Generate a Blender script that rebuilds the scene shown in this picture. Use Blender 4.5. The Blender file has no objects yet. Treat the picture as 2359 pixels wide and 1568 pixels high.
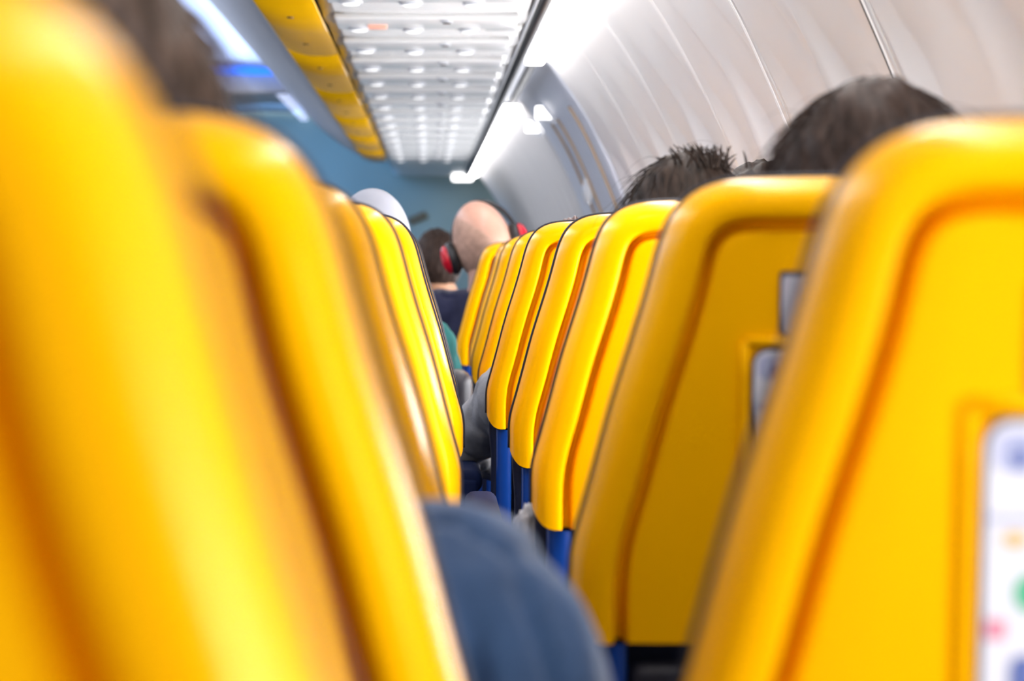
import bpy, bmesh, math, random
from mathutils import Vector, Matrix, noise
random.seed(7)
S = bpy.context.scene
COL = S.collection
PI = math.pi
EYE = 1.08            # camera height above the cabin floor
FPX = 5570.0          # focal length in pixels of the 2359 px frame
VX, VY = 992.0, 590.0 # where lines along the cabin converge in the photograph

# ------------------------------------------------------------------ camera
cam_d = bpy.data.cameras.new('camera')
cam = bpy.data.objects.new('camera', cam_d); COL.objects.link(cam)
cam.location = (0, 0, EYE); cam.rotation_euler = (PI/2, 0, 0)
cam_d.sensor_width = 36.0; cam_d.sensor_fit = 'HORIZONTAL'
cam_d.lens = FPX/2359.0*36.0
cam_d.shift_x = (1179.5-VX)/2359.0
cam_d.shift_y = -(784.0-VY)/2359.0
cam_d.clip_start = 0.02; cam_d.clip_end = 100
cam_d.dof.use_dof = True
cam_d.dof.focus_distance = 3.75
cam_d.dof.aperture_fstop = 6.2
cam_d.dof.aperture_blades = 0
S.camera = cam

# ------------------------------------------------------------------ world, exposure
w = bpy.data.worlds.new('cabin_daylight'); S.world = w; w.use_nodes = True
bg = w.node_tree.nodes['Background']
bg.inputs['Color'].default_value = (1.0, 0.97, 0.95, 1); bg.inputs['Strength'].default_value = 1.4
S.view_settings.view_transform = 'Standard'; S.view_settings.look = 'None'
S.view_settings.exposure = 0.0; S.view_settings.gamma = 1.0; S.view_settings.use_curve_mapping = False
S.cycles.use_denoising = True
S.cycles.max_bounces = 6; S.cycles.diffuse_bounces = 4; S.cycles.glossy_bounces = 3
S.cycles.sample_clamp_indirect = 6.0

def area(name, loc, rot, sx, sy, power, color=(1, 1, 1)):
    l = bpy.data.lights.new(name, 'AREA'); l.shape = 'RECTANGLE'; l.size = sx; l.size_y = sy
    l.energy = power; l.color = color
    o = bpy.data.objects.new(name, l); COL.objects.link(o); o.location = loc; o.rotation_euler = rot
    return o
# the aisle's ceiling wash behind and above the photographer, and along the aisle
area('aisle_ceiling_wash', (-1.25, -0.6, EYE+1.05), (math.radians(25), 0, 0), 0.5, 3.0, 20, (1, 0.97, 0.92))
area('aisle_ceiling_wash_ahead', (-1.25, 5.5, EYE+1.08), (0, 0, 0), 0.5, 8.0, 80, (0.9, 0.94, 1.0))
area('blue_mood_light', (-1.25, 12.5, EYE+1.0), (PI, 0, 0), 0.5, 4.0, 26, (0.45, 0.6, 1.0))
area('blue_entry_light', (-1.0, 16.8, EYE+0.75), (math.radians(60), 0, math.radians(-25)), 0.8, 0.5, 16, (0.2, 0.48, 1.0))

def spot(name, loc, aim, power, ang, color=(1, 0.95, 0.88), r=0.03):
    l = bpy.data.lights.new(name, 'SPOT'); l.energy = power; l.spot_size = math.radians(ang); l.spot_blend = 0.6; l.color = color; l.shadow_soft_size = r
    o = bpy.data.objects.new(name, l); COL.objects.link(o); o.location = loc
    o.rotation_euler = (Vector(aim)-Vector(loc)).to_track_quat('-Z', 'Y').to_euler()
    return o
area('blue_side_light', (-1.72, 8.0, EYE+0.62), (0, math.radians(-115), 0), 0.2, 13.0, 40, (0.6, 0.72, 1.0))
# added fill spot under the soffit, brightening the third to fifth right seat backs
spot('reading_lamp_beam', (0.10, 2.05, EYE+0.575), (0.22, 3.5, EYE-0.15), 20, 75)

# ------------------------------------------------------------------ materials
MATS = {}
def mat(name, col, rough=0.5, spec=0.5, metal=0.0, emit=None, estr=0.0, coat=0.0, var=0.0, vscale=20.0, bump=0.0, bscale=200.0, stretch=None, sheen=0.0, stint=None):
    if name in MATS: return MATS[name]
    m = bpy.data.materials.new(name); m.use_nodes = True
    nt = m.node_tree; b = nt.nodes['Principled BSDF']
    b.inputs['Base Color'].default_value = (*col, 1); b.inputs['Roughness'].default_value = rough
    b.inputs['Specular IOR Level'].default_value = spec; b.inputs['Metallic'].default_value = metal
    b.inputs['Coat Weight'].default_value = coat; b.inputs['Coat Roughness'].default_value = 0.2
    b.inputs['Sheen Weight'].default_value = sheen
    if stint: b.inputs['Specular Tint'].default_value = (*stint, 1)
    if emit is not None:
        b.inputs['Emission Color'].default_value = (*emit, 1); b.inputs['Emission Strength'].default_value = estr
    tc = nt.nodes.new('ShaderNodeTexCoord'); mp = nt.nodes.new('ShaderNodeMapping')
    nt.links.new(tc.outputs['Object'], mp.inputs['Vector'])
    if stretch: mp.inputs['Scale'].default_value = stretch
    if var > 0:
        n = nt.nodes.new('ShaderNodeTexNoise'); n.inputs['Scale'].default_value = vscale; n.inputs['Detail'].default_value = 4
        nt.links.new(mp.outputs['Vector'], n.inputs['Vector'])
        r = nt.nodes.new('ShaderNodeValToRGB')
        r.color_ramp.elements[0].position = 0.3; r.color_ramp.elements[1].position = 0.7
        r.color_ramp.elements[0].color = (*[c*(1-var) for c in col], 1)
        r.color_ramp.elements[1].color = (*[min(1, c*(1+var)) for c in col], 1)
        nt.links.new(n.outputs['Fac'], r.inputs['Fac']); nt.links.new(r.outputs['Color'], b.inputs['Base Color'])
    if bump > 0:
        n2 = nt.nodes.new('ShaderNodeTexNoise'); n2.inputs['Scale'].default_value = bscale; n2.inputs['Detail'].default_value = 3
        nt.links.new(mp.outputs['Vector'], n2.inputs['Vector'])
        bp = nt.nodes.new('ShaderNodeBump'); bp.inputs['Strength'].default_value = bump; bp.inputs['Distance'].default_value = 0.001
        nt.links.new(n2.outputs['Fac'], bp.inputs['Height']); nt.links.new(bp.outputs['Normal'], b.inputs['Normal'])
    MATS[name] = m
    return m

M_YEL = mat('yellow_plastic', (0.93, 0.435, 0.0003), 0.26, 0.27, stint=(1.0, 0.72, 0.08), var=0.02, vscale=9, bump=0.05, bscale=900)
M_YELB = mat('yellow_bin_plastic', (0.72, 0.38, 0.001), 0.35, 0.4, stint=(1.0, 0.72, 0.08), var=0.03, vscale=6)
M_NAVY = mat('navy_leather', (0.012, 0.014, 0.035), 0.5, 0.4, var=0.15, bump=0.3, bscale=600)
M_BLUE = mat('royal_blue_plastic', (0.004, 0.045, 0.26), 0.32, 0.5, var=0.05)
M_DARK = mat('dark_navy_plastic', (0.013, 0.011, 0.017), 0.45, 0.4, var=0.1)
M_PIPE = mat('dark_piping', (0.012, 0.012, 0.022), 0.55, 0.4)
M_ARM = mat('armrest_rubber', (0.006, 0.012, 0.045), 0.7, 0.08)
M_GREYM = mat('seat_metal', (0.32, 0.33, 0.35), 0.35, 0.5, metal=0.8)
M_WALL = mat('sidewall_laminate', (0.62, 0.605, 0.60), 0.45, 0.4, var=0.015, vscale=3)
M_HATCH = mat('hatch_laminate', (0.68, 0.71, 0.78), 0.45, 0.4, var=0.02, vscale=3)
M_SOFF = mat('soffit_laminate', (0.86, 0.86, 0.85), 0.22, 0.5, var=0.02, vscale=4)
M_PSU = mat('service_panel_plastic', (0.84, 0.84, 0.83), 0.2, 0.5, var=0.02)
M_BIN = mat('bin_laminate', (0.62, 0.64, 0.68), 0.4, 0.4, var=0.02)
M_SEAL = mat('black_rubber_seal', (0.012, 0.011, 0.012), 0.5, 0.4)
M_TAN = mat('tan_trim', (0.50, 0.36, 0.22), 0.5, 0.3)
M_CARPET = mat('navy_carpet', (0.02, 0.024, 0.04), 0.95, 0.1, var=0.3, vscale=60, bump=0.5)
M_BULK = mat('teal_grey_bulkhead', (0.28, 0.38, 0.35), 0.5, 0.4, var=0.03, vscale=3)
M_LAMP = mat('warm_white_lamp', (0.9, 0.9, 0.9), 0.4, 0.3, emit=(1.0, 0.97, 0.95), estr=19.0)
M_LAMPF = mat('warm_white_lamp_far', (0.9, 0.9, 0.9), 0.4, 0.3, emit=(1.0, 0.97, 0.97), estr=14.0)
M_EXIT = mat('exit_lamp_lens', (0.9, 0.9, 0.9), 0.4, 0.3, emit=(1.0, 0.98, 0.97), estr=3.5)
M_READ = mat('reading_lamp_lens', (0.9, 0.9, 0.9), 0.2, 0.5, emit=(1.0, 0.99, 0.97), estr=0.75)
M_SKYW = mat('daylight_pane', (0.9, 0.9, 0.9), 0.4, 0.3, emit=(0.97, 0.97, 1.0), estr=34.0)
M_BLED = mat('blue_led', (0.05, 0.2, 0.9), 0.4, 0.3, emit=(0.02, 0.2, 1.0), estr=1.3)
M_WLED = mat('pale_blue_led', (0.8, 0.85, 0.95), 0.4, 0.3, emit=(0.62, 0.70, 1.0), estr=0.9)
M_BROWN = mat('olive_brown_plate', (0.16, 0.13, 0.08), 0.5, 0.3)
M_HOLE = mat('nozzle_brown', (0.06, 0.03, 0.02), 0.5, 0.3)
M_CARD = mat('card_white', (0.70, 0.69, 0.75), 0.3, 0.5)
M_CLAV = mat('card_lavender', (0.42, 0.44, 0.62), 0.3, 0.5)
M_CDB = mat('card_dark_blue', (0.10, 0.14, 0.36), 0.3, 0.5)
M_CTAN = mat('card_tan', (0.62, 0.45, 0.22), 0.3, 0.5)
M_CGRN = mat('card_green', (0.07, 0.42, 0.22), 0.3, 0.5)
M_CPNK = mat('card_pink', (0.65, 0.22, 0.30), 0.3, 0.5)
M_CEDGE = mat('card_dark_edge', (0.03, 0.025, 0.04), 0.4, 0.4)
M_RED = mat('red_cup', (0.55, 0.006, 0.02), 0.25, 0.5)
M_BLACKP = mat('black_headband', (0.015, 0.015, 0.017), 0.4, 0.5)

# ------------------------------------------------------------------ mesh helpers
def link_mesh(name, bm, mats, parent=None, smooth=True, auto=None):
    me = bpy.data.meshes.new(name)
    bm.normal_update(); bm.to_mesh(me); bm.free()
    for m in (mats if isinstance(mats, (list, tuple)) else [mats]): me.materials.append(m)
    if smooth:
        for p in me.polygons: p.use_smooth = True
        if auto: me.set_sharp_from_angle(angle=math.radians(auto))
    o = bpy.data.objects.new(name, me); COL.objects.link(o)
    if parent is not None: o.parent = parent
    return o
def tag(o, label=None, cat=None, group=None, kind=None):
    if label: o['label'] = label
    if cat: o['category'] = cat
    if group: o['group'] = group
    if kind: o['kind'] = kind
    return o
def empty(name, loc, label=None, cat=None, group=None):
    o = bpy.data.objects.new(name, None); COL.objects.link(o); o.location = loc; o.empty_display_size = 0.1
    return tag(o, label, cat, group)
def kids(o): return [c for c in bpy.data.objects if c.parent == o]
def copy_tree(o, parent=None):
    c = o.copy(); COL.objects.link(c); c.parent = parent
    for ch in kids(o): copy_tree(ch, c)
    return c
def rbox(bm, c, s, r=0.005, seg=3, mi=0, rot=None):
    """A rounded box: centre c, full size s."""
    t = bmesh.new()
    bmesh.ops.create_cube(t, size=1.0)
    for v in t.verts: v.co = Vector((v.co.x*s[0], v.co.y*s[1], v.co.z*s[2]))
    if r > 0: bmesh.ops.bevel(t, geom=t.edges[:], offset=min(r, min(s)*0.49), segments=seg, profile=0.5, affect='EDGES')
    mtx = Matrix.Translation(c)
    if rot is not None: mtx = mtx @ rot
    for v in t.verts: v.co = mtx @ v.co
    join(bm, t, mi)
def join(bm, t, mi=0):
    vm = {}
    for v in t.verts: vm[v] = bm.verts.new(v.co)
    for f in t.faces:
        try: nf = bm.faces.new([vm[v] for v in f.verts]); nf.material_index = mi; nf.smooth = True
        except ValueError: pass
    t.free()
def tube(bm, pts, rad, n=8, mi=0, caps=True):
    pts = [Vector(p) for p in pts]; rings = []
    rads = rad if isinstance(rad, (list, tuple)) else [rad]*len(pts)
    up = Vector((0, 0, 1)); prev = None
    for i, p in enumerate(pts):
        t = (pts[min(i+1, len(pts)-1)]-pts[max(i-1, 0)]).normalized()
        if prev is None:
            a = up if abs(t.dot(up)) < 0.9 else Vector((1, 0, 0)); u = t.cross(a).normalized()
        else:
            u = (prev - t*prev.dot(t)).normalized()
        prev = u; v = t.cross(u)
        rings.append([bm.verts.new(p+(u*math.cos(2*PI*k/n)+v*math.sin(2*PI*k/n))*rads[i]) for k in range(n)])
    for a, b in zip(rings, rings[1:]):
        for k in range(n):
            f = bm.faces.new((a[k], a[(k+1) % n], b[(k+1) % n], b[k])); f.material_index = mi; f.smooth = True
    if caps:
        for r, fl in ((rings[0], True), (rings[-1], False)):
            f = bm.faces.new(r[::-1] if fl else r); f.material_index = mi
def disc(bm, c, r, depth, axis='Z', n=20, mi=0, r2=None):
    """A short closed cylinder along an axis."""
    c = Vector(c); r2 = r if r2 is None else r2
    def P(a, rr, h):
        x, y = math.cos(a)*rr, math.sin(a)*rr
        return c + (Vector((x, y, h)) if axis == 'Z' else Vector((x, h, y)) if axis == 'Y' else Vector((h, x, y)))
    A = [bm.verts.new(P(2*PI*k/n, r, -depth/2)) for k in range(n)]
    B = [bm.verts.new(P(2*PI*k/n, r2, depth/2)) for k in range(n)]
    for k in range(n):
        f = bm.faces.new((A[k], A[(k+1) % n], B[(k+1) % n], B[k])); f.material_index = mi
    f = bm.faces.new(A[::-1]); f.material_index = mi
    f = bm.faces.new(B); f.material_index = mi
def ellipsoid(bm, c, r, nu=24, nv=16, rot=None, mi=0, fn=None):
    c = Vector(c); rows = []
    for j in range(nv+1):
        th = PI*j/nv; row = []
        for i in range(nu):
            ph = 2*PI*i/nu
            d = Vector((math.sin(th)*math.cos(ph), math.sin(th)*math.sin(ph), math.cos(th)))
            p = Vector((d.x*r[0], d.y*r[1], d.z*r[2]))
            if fn: p = fn(p, d)
            if rot is not None: p = rot @ p
            row.append(c+p)
        rows.append(row)
    top = bm.verts.new(rows[0][0]); bot = bm.verts.new(rows[nv][0])
    R = [[bm.verts.new(p) for p in row] for row in rows[1:nv]]
    for i in range(nu):
        f = bm.faces.new((top, R[0][i], R[0][(i+1) % nu])); f.material_index = mi; f.smooth = True
        f = bm.faces.new((bot, R[-1][(i+1) % nu], R[-1][i])); f.material_index = mi; f.smooth = True
    for a, b in zip(R, R[1:]):
        for i in range(nu):
            f = bm.faces.new((a[i], b[i], b[(i+1) % nu], a[(i+1) % nu])); f.material_index = mi; f.smooth = True
def capsule(bm, a, b, ra, rb, n=14):
    a = Vector(a); b = Vector(b); d = (b-a); L = d.length; t = d/L
    pts, rads = [], []
    for k in range(5):
        an = PI/2*(1-k/4.0); pts.append(a-t*ra*math.sin(an)); rads.append(max(ra*math.cos(an), 1e-4))
    for k in range(1, 4): pts.append(a+d*k/4); rads.append(ra+(rb-ra)*k/4)
    for k in range(5):
        an = PI/2*k/4.0; pts.append(b+t*rb*math.sin(an)); rads.append(max(rb*math.cos(an), 1e-4))
    tube(bm, pts, rads, n)
def catmull(P, n=6):
    out = []
    for i in range(len(P)-1):
        p0, p1, p2, p3 = P[max(i-1, 0)], P[i], P[i+1], P[min(i+2, len(P)-1)]
        for k in range(n):
            t = k/n
            out.append(tuple(0.5*((2*b)+(-a+c)*t+(2*a-5*b+4*c-d)*t*t+(-a+3*b-3*c+d)*t**3) for a, b, c, d in zip(p0, p1, p2, p3)))
    out.append(tuple(P[-1])); return out
def px(x, y, d): return Vector(((x-VX)*d/FPX, d, EYE+(VY-y)*d/FPX))

# ================================================================== the setting
H = 0.60                                  # bin underside above the eye
PROF = [(0.268, 0.602), (0.31, 0.612), (0.356, 0.600), (0.405, 0.538), (0.452, 0.472), (0.502, 0.386), (0.547, 0.288), (0.584, 0.199),
        (0.621, 0.1), (0.65, 0.0), (0.668, -0.15), (0.672, -0.3), (0.66, -0.55), (0.62, -0.8), (0.56, -1.08)]
PROFC = catmull(PROF, 4)
def wall_x(z):
    for (xa, za), (xb, zb) in zip(PROFC[6:], PROFC[7:]):
        if za >= z >= zb: return xa+(xb-xa)*(za-z)/max(za-zb, 1e-6)
    return 0.65
def sst(a, b, x):
    t = max(0, min(1, (x-a)/(b-a))); return t*t*(3-2*t)
def wall_panel(name, y0, y1, m, bays=0.036):
    bm = bmesh.new(); ny = 36; rows = []
    for j in range(ny+1):
        u = j/ny; y = y0+0.003+(y1-y0-0.006)*u; row = []
        edge = max(0, 1-min(u, 1-u)*(y1-y0)/0.012)          # rolled edges at each seam
        for (x, z) in PROFC:
            o = 0.0
            if bays:
                bay = sst(0.10, 0.30, abs(math.sin(2*PI*u)))*(1-sst(0.30, 0.50, z+0.10*abs(math.cos(2*PI*u))))
                o = bays*bay
            row.append(bm.verts.new((x+o+0.008*edge*edge, y, EYE+z)))
        rows.append(row)
    for a, b in zip(rows, rows[1:]):
        for k in range(len(a)-1): bm.faces.new((a[k], b[k], b[k+1], a[k+1]))
    o = link_mesh(name, bm, m)
    md = o.modifiers.new('thickness', 'SOLIDIFY'); md.thickness = 0.012; md.offset = -1 
    return tag(o, kind='structure')
SEAMS = [-0.6, 0.3, 1.2, 2.1, 3.0, 3.93, 4.75, 5.6, 6.43, 7.43]
for a, b in zip(SEAMS, SEAMS[1:]): wall_panel('wall_right', a, b, M_WALL)
wall_panel('wall_right', 7.43, 9.5, M_HATCH, bays=0)
yy = 9.5
while yy < 18.0:
    wall_panel('wall_right', yy, min(yy+0.9, 18.1), M_WALL, 0.010); yy += 0.9
# dark gap behind the seams and the thin white joint strips
bm = bmesh.new(); v = []
for (x, z) in PROFC: v.append((bm.verts.new((x+0.045, -0.7, EYE+z)), bm.verts.new((x+0.045, 18.2, EYE+z))))
for (a, b), (c, d) in zip(v, v[1:]): bm.faces.new((a, b, d, c))
tag(link_mesh('wall_outer', bm, M_SEAL), kind='structure')
for k, ys in enumerate((3.0, 3.93)):
    bm = bmesh.new()
    tube(bm, [(x-0.0005, ys-0.008, EYE+z) for (x, z) in PROFC[8:]], 0.0018, 6)
    tube(bm, [(x-0.0003, ys, EYE+z) for (x, z) in PROFC[8:]], 0.0022, 6, mi=1)
    tag(link_mesh('trim_%d' % (k+1), bm, [M_WALL, M_SEAL if k == 0 else M_WALL]), kind='structure')

# soffit under the overhead bins
bm = bmesh.new(); rows = []
NY = 460
for j in range(NY+1):
    y = -0.7+18.9*j/NY; row = []
    ph = (y-5.62)/0.655
    for i in range(9):
        x = -0.268+0.53*i/8
        row.append(bm.verts.new((x, y, EYE+H+0.0035*math.sin(2*PI*ph)+0.0015*math.sin(4*PI*ph+1)+0.004*(x/0.26)**4)))
    rows.append(row)
for a, b in zip(rows, rows[1:]):
    for k in range(8): bm.faces.new((a[k], a[k+1], b[k+1], b[k]))
o = link_mesh('ceiling', bm, M_SOFF); tag(o, kind='structure')
md = o.modifiers.new('thickness', 'SOLIDIFY'); md.thickness = 0.008; md.offset = 1
# black rubber seal between soffit and sidewall
bm = bmesh.new()
tube(bm, [(0.2675, -0.7+18.9*k/60, EYE+H-0.007) for k in range(61)], 0.0135, 8)
tag(link_mesh('trim_20', bm, M_SEAL), kind='structure')
bm = bmesh.new()
tube(bm, [(0.2495, -0.7+18.9*k/60, EYE+H-0.0015) for k in range(61)], 0.0055, 8)
tag(link_mesh('trim_21', bm, M_BIN), kind='structure')

# overhead bins on this side: grey body bulging over the aisle, yellow lower lip
BP = [(-0.272, 0.595), (-0.30, 0.588), (-0.36, 0.590), (-0.415, 0.606), (-0.432, 0.622)]
BF = [(-0.435, 0.627), (-0.52, 0.672), (-0.62, 0.742), (-0.70, 0.81), (-0.748, 0.868), (-0.765, 0.93), (-0.77, 1.02), (-0.74, 1.10)]
def strip_mesh(bm, prof, y0, y1, n, mi=0):
    rows = [[bm.verts.new((x, y0+(y1-y0)*j/n, EYE+z)) for (x, z) in prof] for j in range(n+1)]
    for a, b in zip(rows, rows[1:]):
        for k in range(len(a)-1):
            f = bm.faces.new((a[k], a[k+1], b[k+1], b[k])); f.material_index = mi
BINL = ['overhead bin ahead with yellow lower lip, nearest of the row in the photo', 'overhead bin with yellow lip, second of the row from the top edge of the photo',
        'overhead bin with yellow lip, third of the row from the top edge of the photo', 'overhead bin with yellow lip, fourth of the row toward the front wall',
        'overhead bin with yellow lip, fifth of the row toward the front wall', 'overhead bin with yellow lip, next to last before the front wall',
        'overhead bin with yellow lip whose end cap shows beside the front wall']
bin_y = [15.1-1.6*k for k in range(7, 0, -1)]
for k, y0 in enumerate(bin_y):
    b = empty('overhead_bin', (0, 0, 0), BINL[k], 'overhead bin', 'overhead bins above the seats')
    y1 = y0+1.6
    bm = bmesh.new(); strip_mesh(bm, catmull(BF, 3), y0+0.004, y1-0.004, 2)
    # top, end caps and outboard side close the box
    ring = catmull(BF, 3)+[(0.2, 1.10), (0.25, 0.64), (-0.3, 0.63)]
    for y, fl in ((y0+0.004, False), (y1-0.004, True)):
        vs = [bm.verts.new((x, y, EYE+z)) for (x, z) in ring]; bm.faces.new(vs[::-1] if fl else vs)
    strip_mesh(bm, [(-0.74, 1.10), (0.2, 1.10), (0.25, 0.64)], y0+0.004, y1-0.004, 1)
    link_mesh('bin_body', bm, M_BIN, b, auto=40)
    bm = bmesh.new(); P = catmull(BP, 4)
    strip_mesh(bm, P, y0+0.003, y1-0.003, 2)
    o = link_mesh('lip', bm, M_YELB, b, auto=40); o['label'] = 'yellow lower lip'
    md = o.modifiers.new('thickness', 'SOLIDIFY'); md.thickness = 0.012; md.offset = -1
    for q in range(2):
        bm = bmesh.new(); disc(bm, (-0.345, y0+0.45+0.75*q, EYE+0.5885), 0.008, 0.006, n=14)
        link_mesh('latch_button', bm, M_HOLE, b)
# passenger service panels in the soffit
ps = empty('service_panel', (0, 5.62, EYE+H))
bm = bmesh.new(); rbox(bm, (-0.01, 0.16, -0.006), (0.46, 0.27, 0.016), 0.006); link_mesh('panel', bm, M_PSU, ps, auto=40)
bm = bmesh.new()
for k in range(7): rbox(bm, (0.0, 0.335+0.034*k, -0.003), (0.47, 0.022, 0.010), 0.004)
link_mesh('louvre', bm, M_PSU, ps, auto=40)
for x, y in ((-0.183, 0.30), (-0.045, 0.33), (0.10, 0.335)):
    bm = bmesh.new(); disc(bm, (x, y-0.05, -0.016), 0.026, 0.010, r2=0.028); c = link_mesh('reading_light', bm, M_BIN, ps, auto=40)
    bm = bmesh.new(); ellipsoid(bm, (x, y-0.05, -0.021), (0.021, 0.021, 0.005), 18, 8); link_mesh('lens', bm, M_READ, c)
bm = bmesh.new(); disc(bm, (0.040, 0.05, -0.016), 0.015, 0.010); c = link_mesh('air_nozzle', bm, M_BIN, ps, auto=40)
bm = bmesh.new(); disc(bm, (0.040, 0.05, -0.0215), 0.010, 0.004); link_mesh('nozzle_hole', bm, M_HOLE, c, auto=40)
PSL = ['first service panel', 'second service panel', 'third service panel', 'fourth service panel', 'fifth service panel', 'sixth service panel', 'seventh service panel', 'eighth service panel']
for k in range(15):
    o = ps if k == 0 else copy_tree(ps)
    o.location.y = 5.30+0.655*k
    nm = ['first', 'second', 'third', 'fourth', 'fifth', 'sixth', 'seventh', 'eighth', 'ninth', 'tenth', 'eleventh', 'twelfth', 'thirteenth', 'fourteenth', 'last'][k]
    tag(o, 'white overhead service panel with three reading lights, %s from the top edge of the photo' % nm, 'service panel', 'service panels under the bins')
bm = bmesh.new(); rbox(bm, (0.19, 6.295, EYE+H-0.004), (0.095, 0.07, 0.012), 0.004)
tag(link_mesh('cover_plate', bm, mat('glossy_white', (0.9, 0.9, 0.88), 0.1, 0.6)), 'bright white oblong cover plate on the ceiling beside the black seal', 'cover plate')  # plate added to stand for a glint on the soffit
bm = bmesh.new(); rbox(bm, (-0.135, 6.15, EYE+H-0.016), (0.05, 0.05, 0.012), 0.004)
tag(link_mesh('call_light', bm, mat('amber_lens', (0.8, 0.4, 0.3), 0.3, 0.5, emit=(1.0, 0.5, 0.35), estr=0.25)), 'small amber call light on the ceiling near the yellow bin lip', 'call light')

# sidewall wash lamps along the top of the sidewall
def wash(y0, y1, label):
    e = empty('sidewall_lamp', (0, 0, 0), label, 'lamp', 'wash lamps along the top of the sidewall')
    bm = bmesh.new(); rbox(bm, (0.318, (y0+y1)/2, EYE+0.606), (0.070, y1-y0-0.012, 0.012), 0.004); link_mesh('housing', bm, M_BIN, e)
    bm = bmesh.new(); rbox(bm, (0.318, (y0+y1)/2, EYE+0.594), (0.056, y1-y0-0.035, 0.016), 0.007); link_mesh('lens', bm, M_LAMP if y0 < 9 else M_LAMPF, e)
ends = [-0.6, 0.4, 1.4, 2.4, 3.43, 4.43, 5.43, 6.43, 7.43]
od = ['sixth before', 'fifth before', 'fourth before', 'third before', 'second before', 'next before']
for k, (a, b) in enumerate(zip(ends, ends[1:])):
    if k == 7: lb = 'glowing white sidewall lamp ending at the grey hatch panel'
    elif k == 6: lb = 'glowing white sidewall lamp at the top edge of the photo, right of black seal'
    else: lb = 'glowing white sidewall lamp overhead, %s the lamp at the top edge' % od[k]
    wash(a, b, lb)
far = ['first', 'second', 'third', 'fourth', 'fifth', 'sixth', 'seventh', 'eighth', 'last']
for k in range(9): wash(9.55+0.92*k, 9.55+0.92*(k+1), 'glowing white sidewall lamp beyond the grey hatch, %s of the far run' % far[k])
bm = bmesh.new(); rbox(bm, (0.235, 17.8, EYE+0.575), (0.16, 0.10, 0.045), 0.02)
tag(link_mesh('corner_lamp', bm, M_EXIT), 'glowing white lamp in the corner above the teal front wall', 'lamp')
# exit-row lamps and hatch details
for x, d, lb in ((0.412, 8.62, 'right one of the two bright oval lamps on the grey hatch panel'), (0.412, 9.55, 'left one of the two bright oval lamps on the grey hatch panel')):
    c = Vector((wall_x(0.51)-0.012, d, EYE+0.51)); rot = Matrix.Rotation(math.radians(-38), 4, 'Y')
    e = empty('exit_lamp', c, lb, 'lamp', 'oval lamps over the exit row')
    bm = bmesh.new(); rbox(bm, (0.006, 0, 0), (0.012, 0.085, 0.062), 0.005, rot=rot); rbox(bm, (0.004, 0, 0), (0.094, 0.05, 0.060), 0.024, seg=4, rot=Matrix.Rotation(math.radians(20), 4, 'Y'))
    link_mesh('housing', bm, M_BIN, e)
    bm = bmesh.new(); rbox(bm, (-0.004, -0.030, 0), (0.076, 0.014, 0.046), 0.0068, seg=4); link_mesh('lens', bm, M_EXIT, e)
dr = empty('door_1', (0, 0, 0)); tag(dr, kind='structure')
for y in (7.75, 8.45, 8.8):
    bm = bmesh.new(); tube(bm, [(wall_x(z)-0.004, y, EYE+z) for z in [0.48-0.04*k for k in range(26)]], 0.005, 8)
    link_mesh('frame_strip', bm, M_TAN, dr)
bm = bmesh.new(); ellipsoid(bm, (wall_x(0.23)-0.01, 8.6, EYE+0.235), (0.022, 0.06, 0.05)); link_mesh('handle_cover', bm, mat('handle_white', (0.85, 0.85, 0.85), 0.3), dr)
# windows: rounded frame and bright pane, two to a panel
def rrect(w_, h_, r, n=6):
    out = []
    for cx, cz, a0 in ((w_-r, h_-r, 0), (-w_+r, h_-r, PI/2), (-w_+r, -h_+r, PI), (w_-r, -h_+r, 1.5*PI)):
        for k in range(n+1): out.append((cx+r*math.cos(a0+PI/2*k/n), cz+r*math.sin(a0+PI/2*k/n)))
    return out
wi = 0
for y in [0.0, 0.55, 1.05, 1.55, 2.05, 2.55, 3.2, 3.7, 4.15, 4.55, 5.0, 5.4, 5.85, 6.2, 6.7, 7.2, 8.1, 9.15, 9.75, 10.2, 10.65, 11.1, 11.55, 12.0, 12.5, 13.0, 13.5, 14.0]:
    wi += 1
    e = empty('window_%d' % wi, (0, 0, 0)); tag(e, kind='structure')
    bm = bmesh.new(); zc = -0.13
    rails = [rrect(0.135, 0.185, 0.09), rrect(0.13, 0.18, 0.09), rrect(0.112, 0.162, 0.08), rrect(0.105, 0.155, 0.075)]
    offs = [0.012, -0.004, -0.004, 0.012]
    R = [[bm.verts.new((wall_x(zc+zz)+of, y+yy_, EYE+zc+zz)) for (yy_, zz) in rl] for rl, of in zip(rails, offs)]
    n = len(R[0])
    for a, b in zip(R, R[1:]):
        for k in range(n): bm.faces.new((a[k], a[(k+1) % n], b[(k+1) % n], b[k]))
    link_mesh('window_frame', bm, M_WALL, e)
    bm = bmesh.new(); bm.faces.new([bm.verts.new((wall_x(zc+zz)-0.002, y+yy_, EYE+zc+zz)) for (yy_, zz) in rrect(0.113, 0.163, 0.08)])
    link_mesh('window_shade' if y in (0.0, 1.05, 1.55) else 'window_pane', bm, M_WALL if y in (0.0, 1.05, 1.55) else M_SKYW, e)  # blinds added out of view to keep daylight off the nearer seats

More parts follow.
